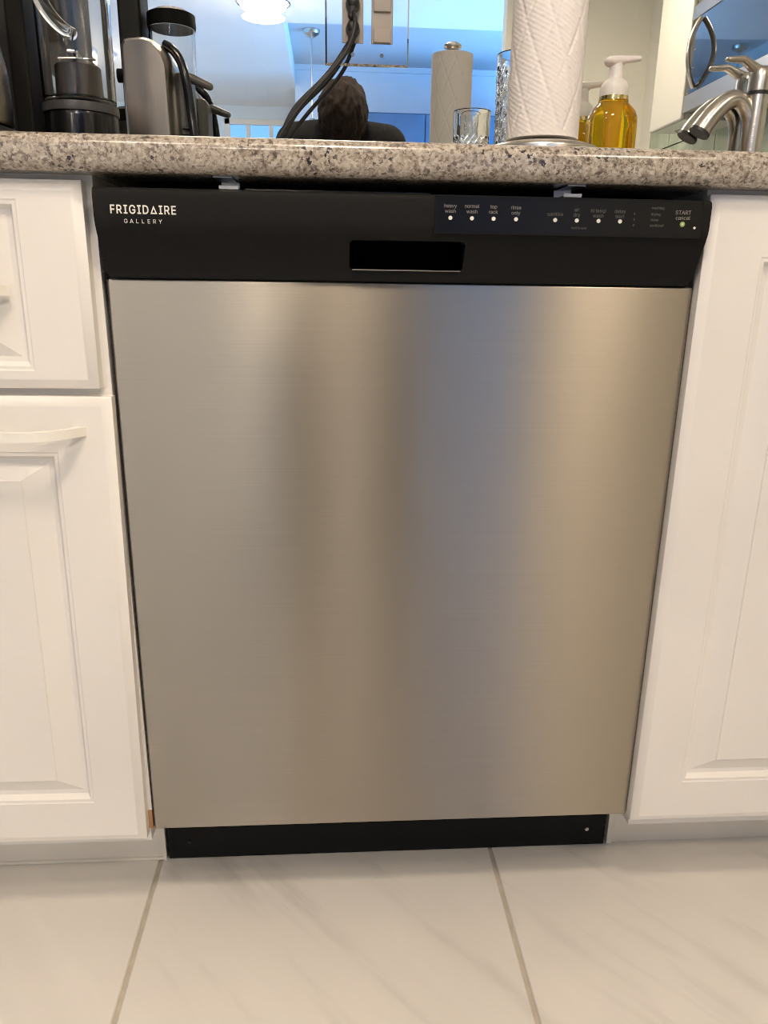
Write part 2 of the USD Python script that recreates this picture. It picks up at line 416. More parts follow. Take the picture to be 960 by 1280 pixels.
# ------------------------------------------------------------------ base cabinets
def panel_mesh(x0, x1, z0, z1, yback, yfront, frame, slope, top_frame=None):
    """one-piece door: bevelled edge, routed groove and raised field, built from nested rectangles"""
    tf = frame if top_frame is None else top_frame
    def ring(ix, iz, y): return [(x0 + ix, y, z0 + iz), (x1 - ix, y, z0 + iz), (x1 - ix, y, z1 - iz), (x0 + ix, y, z1 - iz)]
    R = [ring(0, 0, yback), ring(0, 0, yfront + .0055), ring(.0015, .0015, yfront + .0042), ring(.0085, .0085, yfront + .0006), ring(.0105, .0105, yfront),
         ring(frame - .0015, tf - .0015, yfront), ring(frame, tf, yfront + .0008), ring(frame + .003, tf + .003, yfront + .0012), ring(frame + .007, tf + .007, yfront + .0080), ring(frame + .012, tf + .012, yfront + .0088),
         ring(frame + slope - .001, tf + min(slope, .03) - .001, yfront + .0022), ring(frame + slope, tf + min(slope, .03), yfront + .0008)]
    v = np.array([p for rr in R for p in rr]); q = []
    for i in range(len(R) - 1):
        for k in range(4):
            n = (k + 1) % 4
            q.append([i * 4 + k, i * 4 + n, i * 4 + 4 + n, i * 4 + 4 + k])
    q.append([len(R) * 4 - 4 + k for k in range(4)]); q.append([3, 2, 1, 0])
    return (v, np.array(q))


def bow_pull(xc, z, yface, half, out=.030, h=.0095):
    """flat bowed pull of constant height, both ends on the face"""
    n = 28
    xs = np.linspace(-half, half, n)
    def curve(o, t): return [(xc + x, yface - o * (1 - abs(x / half) ** 3.2) - t) for x in xs]
    outer = [(xc - half - .004, yface)] + [(a, b) for a, b in curve(out, .006)] + [(xc + half + .004, yface)]
    inner = [(a, b) for a, b in curve(out, -.001) if b < yface][::-1]
    inner = [(xc + half - .007, yface)] + [(a * .94 + xc * .06, min(b + .0, yface)) for a, b in inner if abs(a - xc) < half - .004] + [(xc - half + .007, yface)]
    m = trimesh.creation.extrude_polygon(Polygon(outer + inner).buffer(0), h, engine='earcut')
    m.apply_translation([0, 0, z - h / 2])
    return m


YD = -.016            # door fronts


def tilt(vf, k, z0):
    # the door hangs slightly out of plumb
    v = vf[0].copy(); v[:, 0] += (v[:, 2] - z0) * -k; v[:, 2] += (v[:, 0] + .58) * k
    return (v, vf[1])


lc = thing('base_cabinet', 'white base cabinet with a drawer over a door, left of the dishwasher', 'cabinet')
obj('carcass', [bx(-.86, -.3065, .006, .56, .11, ZB), ], frame_white, lc)
stile = sweep_profile([(.003, .157), (.022, .157), (.022, ZB), (.003, ZB)], 'x', -.352, -.3066)
sv = stile.vertices; sv[:, 0] += np.where(sv[:, 0] > -.33, .0042 * np.clip((ZB - sv[:, 2]) / (ZB - .157), 0, 1), 0); stile.vertices = sv
obj('face_frame', [stile, bx(-.86, -.352, .003, .022, .845, ZB), bx(-.86, -.352, .003, .022, .64, .70)], frame_white, lc)
obj('frame_end', bx(-.316, -.3023, .002, .022, .131, .157), raw_wood, lc, label='bare brown wood end of the face frame')
dr = obj('drawer', panel_mesh(-.86, -.3135, .6787, .8750, .003, YD, .0615, .036, .0195), white, lc, smooth=20)
obj('handle', bow_pull(-.455, .7740, YD, .062), handle_white, dr)
d = obj('door', tilt(panel_mesh(-.86, -.3030, .1290, .6722, .003, YD, .0585, .040), -.0075, .6722), white, lc, smooth=20)
obj('handle', bow_pull(-.400, .6357, YD, .0665), handle_white, d)
obj('toe_kick', bx(-.86, -.3180, .100, .112, 0, .13), kick_white, lc)
obj('toe_kick_end', bx(-.3180, -.3135, .096, .30, 0, .13), kick_white, lc)
obj('caulk', rbox(-.86, -.3160, .0955, .101, 0, .004, .0015), kick_white, lc)

rc = thing('base_cabinet', 'white base cabinet with one tall raised-panel door, right of the dishwasher', 'cabinet')
obj('carcass', bx(.3075, 1.2, .006, .56, .11, ZB), frame_white, rc)
obj('face_frame', [bx(.3035, .345, .003, .022, .125, ZB), bx(.345, 1.2, .003, .022, .855, ZB)], frame_white, rc)
obj('door', panel_mesh(.3010, .86, .1305, .8757, .003, YD, .0600, .040), white, rc, smooth=20)
obj('door', panel_mesh(.866, 1.2, .1305, .8757, .003, YD, .0600, .040), white, rc, smooth=20)
obj('toe_kick', bx(.3300, 1.2, .102, .114, 0, .13), kick_white, rc)
obj('toe_kick_end', rbox(.3215, .3300, .098, .30, 0, .13, .001), kick_white, rc)

# ------------------------------------------------------------------ dishwasher
dwz = thing('dishwasher', 'built-in dishwasher with brushed steel door and black control panel between white cabinets', 'dishwasher')
obj('tub', bx(-.292, .292, .030, .55, .115, .862), black_matte, dwz)
# door skin with folded edges
zt, zb, W = .7860, .1310, .3000
obj('door_panel', rbox(-W, W, .0, .028, zb, zt, .0018, 8), steel, dwz, label='brushed stainless steel door front')
obj('door_liner', bx(-.2985, .2985, .0285, .045, zb + .004, .80), black_matte, dwz)
for s in (-1, 1):
    obj('edge_trim', rbox(s * .3012 - .0008, s * .3012 + .0008, .004, .03, zb + .002, zt, .0005, 6), black_rubber, dwz)
# console: bulging upper face, sweeping back to the steel
cprof = [(.030, .7868), (-.0015, .7868), (-.0035, .7885), (-.0055, .795), (-.0105, .806), (-.0170, .818), (-.0235, .829), (-.0265, .8355), (-.0280, .842), (-.0280, .862), (-.0265, .8665), (-.0225, .8685), (.030, .8685)]
body = man(sweep_profile(cprof, 'x', -.2995, .2955))
# rounded lower corners and ends
corner = trimesh.creation.extrude_polygon(Polygon([(-.2998, .80), (-.2998, .8), (-.2985, .792), (-.295, .7870), (.2905, .7870), (.2945, .792), (.2957, .80), (.2957, .87), (-.2998, .87)]), .2, engine='earcut')
cv = corner.vertices.copy(); corner.vertices = np.stack([cv[:, 0], .05 - cv[:, 2], cv[:, 1]], 1); corner.invert() if corner.volume < 0 else None
body = body ^ man(corner)
pk = man(rbox(-.0597, .0545, -.05, .028, .7985, .8262, .0045, 16))
console = obj('console', to_tm(body - pk), black_plastic, dwz, smooth=25)
obj('pocket', [to_tm((man(rbox(-.0600, .0548, -.055, .0285, .7982, .8265, .0045, 16)) - man(rbox(-.0590, .0538, -.06, .0275, .7992, .8255, .0045, 16))).trim_by_plane([0, 1, 0], -.006))], pocket_shade, console, label='recessed handle pocket lining with its shade painted in')
obj('pocket_lip', rbox(-.0570, .0522, -.0095, -.0065, .7978, .7990, .0005, 6), lip_grey, console)
# glossy control strip with its raised rim
YP = -.0284
strip = obj('control_strip', rbox(.0228, .2860, YP - .0004, -.0270, .8338, .8672, .0006, 6), plain('strip_gloss', (.005, .005, .005), .28, specular_ior_level=.3), console, label='glossy black control strip with printed labels')
rim = trimesh.creation.extrude_polygon(sbox(.0222, .8332, .2866, .8678).difference(sbox(.0232, .8342, .2856, .8668)), .0022, engine='earcut')
v = rim.vertices.copy(); rim.vertices = np.stack([v[:, 0], -.0270 - v[:, 2], v[:, 1]], 1)
obj('control_strip_rim', rim, black_plastic, console, smooth=False)
yt = YP - .0005


def dot(x, z, rr, m, name='button', ring=None):
    c = trimesh.creation.cylinder(rr, .0010, sections=20); c.apply_transform(trimesh.transformations.rotation_matrix(PI / 2, [1, 0, 0])); c.apply_translation([x, yt, z])
    return obj(name, c, m, console)


for x in (.0370, .0580, .0791, .1011, .1397, .1611, .1827, .2042):
    dot(x, .8473, .0019, ink_white)
b = dot(.2671, .8459, .0025, ink_green, 'start_button'); b.SetCustomDataByKey('label', 'pale green ringed start button')
c = trimesh.creation.cylinder(.0011, .0014, sections=16); c.apply_transform(trimesh.transformations.rotation_matrix(PI / 2, [1, 0, 0])); c.apply_translation([.2671, yt, .8459])
obj('start_button_centre', c, ink_white, console)
dot(.2797, .8427, .0012, ink_white, 'indicator_light')
H = .0032
bright = [('heavy', .0368, .8567), ('wash', .0368, .8519), ('normal', .0577, .8567), ('wash', .0577, .8519), ('top', .0787, .8567), ('rack', .0787, .8519), ('rinse', .1006, .8563), ('only', .1006, .8515)]
dim = [('sanitize', .1395, .8512), ('air', .1605, .8556), ('dry', .1607, .8509), ('hi temp', .1819, .8550), ('wash', .1821, .8505), ('delay', .2035, .8550), ('start', .2037, .8503)]
obj('label_print', [text(s, H, x, yt, z) for s, x, z in bright], ink_grey, console, smooth=False)
obj('label_print', [text(s, H, x, yt, z) for s, x, z in dim] + [text('hold to lock', .0020, .1640, yt, .8395)], ink_dim, console, smooth=False)
obj('label_print', [text(s, .0024, .2345, yt, z, 'l') for s, z in (('washing', .8592), ('drying', .8535), ('clean', .8483), ('sanitized', .8432))], ink_dim, console, smooth=False)
obj('label_print', [text('START', .0036, .2668, yt, .8548), text('cancel', .0034, .2670, yt, .8500)], ink_grey, console, smooth=False)
for z in (.8545, .8494, .8440):
    obj('indicator_mark', rbox(.2176, .2186, yt - .0004, yt + .0004, z - .0010, z + .0010, .0003, 6), ink_dim, console)
# brand lettering
yb_ = -.0281
letters, hh = [], .0074
lx = np.linspace(-.2838, -.2262, 10)


def delta(h):
    o = Polygon([(0, 0), (h * .98, 0), (h * .49, h)]); i = o.buffer(-h * .155, join_style=2)
    return trimesh.creation.extrude_polygon(o.difference(i), .0003, engine='earcut')


word = 'FRIGIDAIRE'
ms = [delta(hh) if c == 'A' else meshkit.text_mesh(c, hh, .0003, True) for c in word]
ws = [float(np.ptp(m.vertices[:, 0])) for m in ms]
k = .86; gap = (.0606 - k * sum(ws)) / 9; x = -.2838
for m, w_ in zip(ms, ws):
    letters.append(place_text(m, x, yb_, .8452, 'l', w_ * k)); x += w_ * k + gap
obj('brand_name', letters, ink_white, console, smooth=False, label='white brand lettering at the upper left of the console')
obj('brand_line', [place_text(meshkit.text_mesh(c, .0036, .0003), xx, yb_, .8368, 'c') for c, xx in zip('GALLERY', np.linspace(-.2702, -.2382, 7))], ink_white, console, smooth=False)
# mounting brackets under the counter
for xb, s in ((-.1740, -1), (.1570, 1)):
    obj('mounting_bracket', [bx(xb - .009, xb + .009, -.021, .03, .8690, .8702), bx(xb - .009, xb + .009, -.0222, -.0210, .8690, .8722), bx(xb + s * .006 - .009, xb + s * .006 + .009, -.014, .03, .8798, .8808),
                             bx(xb + s * .004 - .009, xb + s * .004 + .009, .028, .030, .8702, .8798)], dark_metal, dwz)
obj('trim_strip', rbox(-.16, .02, -.012, .03, .8686, .8712, .001, 6), black_gloss, dwz)
# toe panel
tp = obj('toe_panel', rbox(-.3100, .3165, .096, .108, .002, .109, .001, 6), black_plastic, dwz)
for xs_, m in ((-.2797, black_gloss), (.2886, dark_metal)):
    c = trimesh.creation.cylinder(.0028, .003, sections=12); c.apply_transform(trimesh.transformations.rotation_matrix(PI / 2, [1, 0, 0])); c.apply_translation([xs_, .0955, .0300])
    obj('screw', c, m, tp)

# ------------------------------------------------------------------ paper towel roll and holder
RX, RY = .1790, .2000
ph = thing('paper_towel_holder', 'silver standing paper towel holder with domed round base on the countertop', 'paper towel holder', (RX, RY, ZT))
obj('base', lathe([(0, 0), (.068, 0), (.070, .003), (.0690, .0265), (.066, .0305), (.056, .0335), (.035, .036), (.012, .038), (0, .038)], 64), nickel, ph, smooth=50)
obj('rod', lathe([(.0075, .037), (.0075, .332), (0, .332)], 24), nickel, ph)
obj('finial', lathe([(.0075, .326), (.016, .329), (.017, .333), (.013, .336), (.013, .338), (.0185, .341), (.0185, .345), (.013, .349), (0, .350)], 32), nickel, ph, smooth=50)
n, mz = 220, 240
a = np.arange(n) / n * 2 * PI; zz = np.linspace(.0395, .326, mz)
A, Z = np.meshgrid(a, zz)
U = A * .043
def ridge(t, w): return np.exp(-(np.abs((t + .5) % 1 - .5) / w) ** 2)
emb = .0009 * np.maximum(ridge((U * 1.0 + Z * .42) / .033 + 0 * Z, .06), ridge((U * 1.0 - Z * .42) / .033, .06))
P_ = np.stack([U / .0112, Z / .0112 + 7, np.zeros_like(U)], -1)
du, dv = (U / .0112) % 1 - .5, ((Z / .0112) + .5 * np.floor(U / .0112)) % 1 - .5
emb = emb * -1 + .0007 * np.exp(-(du ** 2 + dv ** 2) / .012)
rr = .0437 + emb - .0005
V = np.stack([rr * np.cos(A), rr * np.sin(A), Z], -1).reshape(-1, 3)
F = []
I = np.arange(n)
for i in range(mz - 1):
    J = (I + 1) % n
    F.append(np.stack([i * n + I, i * n + J, (i + 1) * n + J, (i + 1) * n + I], 1))
Q = np.vstack(F)
tri = np.vstack([Q[:, [0, 1, 2]], Q[:, [0, 2, 3]]])
tw = thing('paper_towel_roll', 'white quilted paper towel roll standing on the silver holder', 'paper towel roll', (RX, RY, ZT))
obj('paper_sheets', trimesh.Trimesh(V, tri, process=False), towel_mat, tw, smooth=True)
obj('paper_edge', lathe([(.020, .325), (.0405, .327), (.0432, .325)], 64), towel_mat, tw)
obj('paper_edge', lathe([(.0432, .0397), (.020, .0397)], 64), towel_mat, tw)
obj('cardboard_core', lathe([(.020, .0392), (.020, .3262), (.0188, .3262), (.0188, .0392), (.020, .0392)], 40), plain('cardboard', (.36, .25, .16), .85), tw)

# ------------------------------------------------------------------ foaming soap bottle
def squircle(rx, ry, z, e=3.2, n=56):
    t = np.arange(n) / n * 2 * PI; c, s = np.cos(t), np.sin(t)
    return np.stack([rx * np.sign(c) * np.abs(c) ** (2 / e), ry * np.sign(s) * np.abs(s) ** (2 / e), np.full(n, z)], 1)


def loft(rings):
    n = len(rings[0]); V = np.vstack(rings + [rings[0].mean(0)[None], rings[-1].mean(0)[None]]); F = []
    for i in range(len(rings) - 1):
        for k in range(n):
            j = (k + 1) % n
            F += [[i * n + k, i * n + j, (i + 1) * n + j], [i * n + k, (i + 1) * n + j, (i + 1) * n + k]]
    c0, c1 = len(V) - 2, len(V) - 1
    for k in range(n):
        j = (k + 1) % n
        F += [[c0, j, k], [c1, (len(rings) - 1) * n + k, (len(rings) - 1) * n + j]]
    return trimesh.Trimesh(V, np.array(F), process=False)


SX = .3700
sp = thing('soap_bottle', 'amber foaming soap bottle with white pump and gold band, right of the paper towels', 'soap bottle', (SX, .515, ZT), 3)
obj('bottle_body', loft([squircle(.031, .027, .0), squircle(.0355, .031, .002), squircle(.0372, .033, .008), squircle(.0372, .033, .118), squircle(.0366, .0325, .126, 3), squircle(.0335, .030, .135, 2.7), squircle(.0275, .0255, .1425, 2.3), squircle(.0238, .0238, .146, 2), squircle(.0232, .0232, .150, 2)]), amber, sp, smooth=45)
obj('dip_tube', lathe([(.010, .055), (.0105, .06), (.012, .145), (0, .146)], 24), plain('frosted_tube', (.80, .62, .25), .3), sp)
obj('gold_band', lathe([(.0205, .1495), (.0228, .150), (.0228, .1555), (.0205, .156)], 40), gold, sp)
ridges = lathe([(.0205, .1550), (.0222, .1555), (.0222, .166), (.0215, .170), (.0195, .175), (.0155, .179), (.0122, .181), (.0112, .188), (.0105, .199), (.0110, .203), (0, .203)], 72)
rv = ridges.vertices; ang = np.arctan2(rv[:, 1], rv[:, 0]); lowm = rv[:, 2] < .168
ridges.vertices[:, :2] *= (1 + .012 * np.cos(36 * ang) * lowm)[:, None]
pmp = obj('pump', ridges, pump_white, sp, smooth=40)
hp = []
s = m3.Manifold.sphere(1, 16)
def ell(x, y, z, a, b, c): return s.scale([a, b, c]).translate([x, y, z])
head = m3.Manifold.batch_hull([ell(-.008, 0, .2055, .0120, .0135, .0078), ell(.004, 0, .2065, .0115, .0120, .0078)]) + m3.Manifold.batch_hull([ell(.006, 0, .2080, .008, .008, .0065), ell(.0370, 0, .2115, .0030, .0050, .0040)])
obj('pump_head', to_tm(head), pump_white, pmp, smooth=40)

# ------------------------------------------------------------------ cut-glass tumblers beside the roll
def cut_glass(name, label, loc, r, h, wall=.0028, cut=(.12, .68), nb=18, rows=5):
    t = thing(name, label, 'glass', loc)
    n, mz = nb * 8, rows * 8
    prof_out = [(r * .93 + r * .07 * z / h, z) for z in np.linspace(0, h, 60)]
    a = np.arange(n) / n * 2 * PI; V, rings = [], []
    for rad, z in prof_out:
        f = z / h
        on = 1.0 if cut[0] < f < cut[1] else 0.
        ph_ = (f - cut[0]) / (cut[1] - cut[0]) * rows
        d1 = np.abs(((a / (2 * PI) * nb + ph_) % 1) - .5); d2 = np.abs(((a / (2 * PI) * nb - ph_) % 1) - .5)
        g = on * .0016 * np.minimum(1, np.minimum(d1, d2) / .22)
        R_ = rad - .0016 * on + g
        rings.append(np.stack([R_ * np.cos(a), R_ * np.sin(a), np.full(n, z)], 1))
    rin = r - wall - .001
    for z in (h + .0006, ):
        rings.append(np.stack([(r - wall / 2) * np.cos(a), (r - wall / 2) * np.sin(a), np.full(n, z)], 1))
    for rad, z in ((rin, h - .0005), (rin * .97, h * .5), (rin * .93, .012), (rin * .8, .0095)):
        rings.append(np.stack([rad * np.cos(a), rad * np.sin(a), np.full(n, z)], 1))
    obj('glass_body', loft(rings), crystal, t, smooth=25)
    return t


cut_glass('tumbler', 'short clear cut-glass tumbler with diamond pattern, left of the paper towels', (.130, .425, ZT), .0272, .112)
cut_glass('vase', 'tall clear cut-glass vase mostly hidden behind the paper towel roll', (.1905, .395, ZT), .0330, .180, nb=14, rows=6, cut=(.05, .9))

# ------------------------------------------------------------------ outlet and switch plate, plugs and cords
pl = thing('outlet_plate', 'mirrored two-gang wall plate with outlet and rocker switches, on the mirror', 'wall plate', (-.0180, .6, 1.1840))
pm = m3.Manifold.batch_hull([m3.Manifold.cube([.1352, .001, .127], True).translate([0, -.0005, 0]), m3.Manifold.cube([.1300, .001, .1218], True).translate([0, -.0050, 0])])
for xo in (-.0235, .0237):
    pm = pm - m3.Manifold.cube([.0344, .03, .0674], True).translate([xo, 0, .0015])
obj('plate', to_tm(pm), plate_mirror, pl, smooth=False)
ol = obj('outlet', rbox(-.0404, -.0066, -.0062, .0, -.0320, .0350, .001, 6), beige_plastic, pl)
for xs_ in (-.0280, -.0190):
    for zs_ in (.016, -.018):
        obj('outlet_slot', bx(xs_ - .001, xs_ + .001, -.0066, -.006, zs_ - .004, zs_ + .004), black_matte, ol)
sw = obj('switch_body', rbox(.0067, .0407, -.0060, .0, -.0320, .0350, .001, 6), beige_plastic, pl)
for z0 in (-.0305, .0130):
    rk = man(rbox(.0100, .0374, -.0105, .0, z0, z0 + .0205, .0012, 6))
    obj('rocker', to_tm(rk), beige_plastic, sw)
for xo in (.0237, -.0235):
    c = trimesh.creation.cylinder(.0030, .0020, sections=16); c.apply_transform(trimesh.transformations.rotation_matrix(PI / 2, [1, 0, 0])); c.apply_translation([xo, -.0055, -.0480])
    obj('screw', c, plain('dark_screw', (.10, .10, .10), .4, 1) if xo > 0 else nickel, pl)


def cord(label, zc, pts, rad, xo=-.0415):
    t = thing('power_cord', label, 'power cord')
    s_ = m3.Manifold.sphere(1, 20)
    plug = m3.Manifold.batch_hull([s_.scale([.0115, .004, .0125]).translate([xo, .589, zc]), s_.scale([.0095, .006, .0105]).translate([xo, .573, zc])]) + \
        m3.Manifold.batch_hull([s_.scale([.008, .006, .006]).translate([xo, .575, zc - .008]), s_.scale([.0052, .0050, .005]).translate([xo - .003, .569, zc - .022])])
    obj('plug', to_tm(plug), black_rubber, t, smooth=40)
    obj('cable', tube(spline([(xo - .001, .570, zc - .016)] + pts, 70), rad, 10), black_rubber, t, smooth=50)


cord('black power cord from the upper plug of the mirrored wall plate', 1.205,
     [(-.0385, .556, 1.172), (-.0450, .552, 1.145), (-.0650, .550, 1.113), (-.0980, .548, 1.078), (-.1330, .546, 1.040), (-.1640, .544, .998), (-.200, .542, .955), (-.232, .542, .935), (-.255, .54, .9185)], .0034)
cord('black power cord from the lower plug of the mirrored wall plate', 1.170,
     [(-.0500, .577, 1.145), (-.0730, .580, 1.114), (-.1080, .580, 1.079), (-.1400, .578, 1.046), (-.1600, .575, 1.008), (-.1950, .570, .970), (-.235, .568, .945), (-.268, .568, .932), (-.285, .568, .9190)], .0038)

# ------------------------------------------------------------------ appliances at the left
# coffee maker tower
cm = thing('coffee_maker', 'black coffee maker tower at the far left of the countertop', 'coffee maker', (-.545, .30, ZT))
obj('column', rbox(.065, .106, -.050, .02, 0, .44, .006, 10), black_matte, cm)
obj('side_panel', rbox(.087, .1085, -.058, .018, .004, .435, .004, 10), black_plastic, cm)
obj('brew_head', rbox(-.14, -.005, -.10, .17, .26, .43, .014, 10), black_matte, cm)
obj('head_arm', rbox(-.010, .075, -.045, .015, .39, .43, .006, 10), black_matte, cm)
obj('warming_base', to_tm(man(lathe([(0, 0), (.086, 0), (.086, .016), (.078, .026), (.060, .032), (0, .033)], 56)).translate([.046, -.140, 0])), black_plastic, cm, smooth=40)
cf = thing('thermal_carafe', 'brushed steel thermal carafe with curved side on the coffee maker base', 'carafe', (-.503, .160, ZT + .0335))
obj('body', lathe([(0, 0), (.066, 0), (.069, .004), (.0695, .02), (.067, .060), (.060, .100), (.050, .135), (.043, .150), (0, .151)], 56), steel_round, cf, smooth=50)
obj('lid', lathe([(0, .151), (.044, .151), (.046, .160), (.044, .172), (.030, .180), (0, .181)], 48), black_plastic, cf, smooth=40)
obj('handle', tube(spline([(-.040, -.02, .150), (-.085, -.03, .140), (-.098, -.03, .09), (-.068, -.02, .03)], 24), .008, 10), black_plastic, cf)

# blender: glossy black base and clear jar
bl = thing('blender', 'clear plastic jar with moulded handle on a glossy black base, left of the steel appliance', 'blender', (-.3880, .272, ZT))
obj('motor_base', lathe([(0, 0), (.0430, 0), (.0445, .003), (.0435, .059), (.0425, .0645), (0, .0655)], 56), black_gloss, bl, smooth=40)
obj('collar', lathe([(.030, .0647), (.0450, .0647), (.0455, .068), (.0450, .0745), (.030, .0745)], 56), plain('collar_grey', (.05, .05, .052), .3), bl, smooth=40)
jar = obj('jar', lathe([(0, .0750), (.038, .0750), (.0430, .079), (.0445, .335), (.0425, .335), (.0408, .082), (.036, .0785), (0, .0785)], 64), clear_plastic, bl, smooth=40)
obj('blade_post', lathe([(.0, .0787), (.028, .0787), (.027, .118), (.020, .124), (0, .125)], 32), plain('smoke_grey', (.06, .055, .055), .25), bl, smooth=40)
obj('blade', [bx(-.022, .022, -.004, .004, .127, .1285), bx(-.004, .004, -.022, .022, .131, .1325), lathe([(.004, .124), (.004, .136), (0, .136)], 12)], chrome, bl)
obj('jar_handle', to_tm(man(tube(spline([(-.022, -.042, .250), (-.026, -.066, .240), (-.020, -.071, .200), (-.012, -.068, .165), (.002, -.056, .147), (.010, -.0425, .144)], 36), np.linspace(.011, .007, 36), 14))), clear_plastic, jar, smooth=50)
obj('jar_lid', lathe([(0, .3355), (.046, .3355), (.047, .341), (.046, .360), (.03, .368), (0, .368)], 48), black_plastic, bl, smooth=40)

# narrow steel appliance near the mirror
ap = thing('steel_appliance', 'narrow brushed steel countertop appliance with black side handle, right of the clear jar', 'kitchen appliance', (-.339, .50, ZT))


def arch(w0, w1, h, rad, n=10):
    p_ = [(w0, 0), (w1, 0)]
    p_ += [(w1 - .012 - rad + rad * math.cos(t) + .012 * (1 - max(0, math.sin(t))) * .6, h - rad + rad * math.sin(t)) for t in np.linspace(0, PI / 2, n)]
    p_ += [(w0 + .010 + .010 * math.cos(t), h - .002 - .010 + .010 * math.sin(t)) for t in np.linspace(PI / 2, PI, 6)]
    return np.array(p_)


def arch_ring(inset, y):
    pg = Polygon(arch(-.040, .040, .203, .036)).buffer(-inset, join_style=1, quad_segs=3) if inset else Polygon(arch(-.040, .040, .203, .036))
    base = Polygon(arch(-.040, .040, .203, .036)).exterior
    c = np.array([0, .09]); pts = np.array([base.interpolate(k / 64, True).coords[0] for k in range(64)])
    s_ = 1 - inset / np.array([.040, .110])
    q = c + (pts - c) * s_
    q[:, 1] = np.maximum(q[:, 1], 0)
    return np.stack([q[:, 0], np.full(64, y), q[:, 1]], 1)


shell = loft([arch_ring(.0125, -.066), arch_ring(.0105, -.0675)][::-1][:1] + [arch_ring(.0085, -.064), arch_ring(.004, -.052), arch_ring(.0015, -.040), arch_ring(0, -.030), arch_ring(0, .045), arch_ring(.003, .050)])
if shell.volume < 0: shell.invert()
obj('steel_shell', shell, steel_round, ap, smooth=35)
obj('side_body', rbox(.026, .052, -.020, .046, 0, .165, .010, 10), plain('grey_plastic', (.075, .075, .065), .4), ap)
obj('side_handle', tube(spline([(.020, -.030, .196), (.040, -.034, .180), (.050, -.036, .150), (.056, -.036, .10), (.062, -.036, .055), (.066, -.030, .040), (.068, -.020, .048)], 50), .0065, 12), black_gloss, ap, smooth=50)
for k in range(4):
    obj('vent_rib', rbox(.0385, .0545, -.024, -.018, .086 - k * .008, .0895 - k * .008, .0012, 6), black_rubber, ap)
obj('side_lever', to_tm(m3.Manifold.batch_hull([m3.Manifold.sphere(.0070, 16).translate([.052, -.01, .158]), m3.Manifold.sphere(.0055, 16).translate([.080, -.006, .148])])), plain('grey_knob', (.07, .068, .06), .3), ap, smooth=40)
kn = trimesh.creation.cylinder(.0095, .014, sections=28); kn.apply_transform(trimesh.transformations.rotation_matrix(PI / 2, [0, 1, 0])); kn.apply_translation([-.0465, -.01, .158])
obj('knob', kn, black_plastic, ap)

# ------------------------------------------------------------------ faucet
fc = thing('faucet', 'brushed nickel faucet with arched spout and side lever at the right end of the countertop', 'faucet', (.6375, .579, ZT))
obj('body', lathe([(0, 0), (.0200, 0), (.0200, .005), (.0190, .010), (.0180, .02), (.0175, .178), (0, .178)], 40), nickel, fc, smooth=40)
obj('ring', lathe([(.0150, .1785), (.0172, .1785), (.0172, .1835), (.0150, .1835)], 40), black_rubber, fc)
obj('cap', lathe([(0, .184), (.0178, .184), (.0180, .206), (.0165, .216), (.012, .221), (0, .223)], 40), nickel, fc, smooth=40)
sp_pts = spline([(-.004, -.000, .080), (-.008, -.001, .130), (-.019, -.001, .160), (-.039, -.002, .172), (-.062, -.002, .160), (-.082, -.002, .138), (-.092, -.002, .122)], 44)
obj('spout', tube(sp_pts, np.interp(np.linspace(0, 1, 44), [0, .3, .6, 1], [.0120, .0115, .0140, .0170]), 24), nickel, fc, smooth=50)
obj('spray_face', to_tm(man(tube([sp_pts[-1] + (sp_pts[-1] - sp_pts[-2]) * .05, sp_pts[-1] + (sp_pts[-1] - sp_pts[-2]) * 1.2], .018, 20))), black_rubber, fc, smooth=40)
obj('lever', to_tm(m3.Manifold.batch_hull([m3.Manifold.sphere(.0085, 16).scale([1, 1.4, 1]).translate([-.004, -.002, .214]), m3.Manifold.sphere(.006, 16).scale([1, 1.8, .9]).translate([-.036, -.006, .230])]) +
                 m3.Manifold.batch_hull([m3.Manifold.sphere(.006, 16).scale([1, 1.8, .9]).translate([-.036, -.006, .230]), m3.Manifold.sphere(.0045, 16).scale([1, 1.8, .9]).translate([-.062, -.008, .2285])])), nickel, fc, smooth=40)

# ------------------------------------------------------------------ microwave and wall cabinet on the right wall (seen in the mirror)
MX = 1.50
mw = thing('microwave', 'steel and black over-the-range microwave on the right wall, reflected at the mirror edge', 'microwave', (MX, -1.36, 1.515))
obj('case', rbox(.03, .285, -.355, .355, 0, .42, .004, 6), plain('dark_grey_case', (.05, .05, .05), .4), mw)
dp = obj('door', [rbox(.0, .03, -.355, .355, 0, .070, .003, 6), rbox(.0, .03, -.355, .355, .365, .42, .003, 6)], plain('steel_microwave', (.42, .40, .38), .28, 1), mw)
obj('door_glass', rbox(.004, .03, -.355, .355, .070, .365, .002, 6), black_glass, dp)
hpts = spline([(-.002, -.262, .085), (-.030, -.250, .13), (-.052, -.240, .217), (-.030, -.250, .305), (-.002, -.262, .35)], 40)
obj('handle', tube(hpts, .0105, 14), nickel, dp, smooth=50)
for k in range(3):
    obj('display_mark', bx(.0030, .0040, -.315, -.290, .10 + k * .07, .104 + k * .07), ink_dim, dp)
wc = thing('wall_cabinet', 'glossy white wall cabinet beside the microwave on the right wall, reflected in the mirror', 'cabinet', (MX, -1.905, 1.495))
obj('carcass', bx(.022, .292, -.178, .178, .0, .90), cream_enamel, wc)
obj('door', rbox(0, .021, -.178, .178, -.0, .90, .006, 8), cream_enamel, wc, smooth=40)
for yy in (-.09, .07):
    ring = lathe([(.030, -.004), (.036, -.004), (.036, .0), (.030, .0), (.030, -.004)], 32); ring.apply_translation([.13, yy, 0])
    obj('puck_light', ring, nickel, wc)

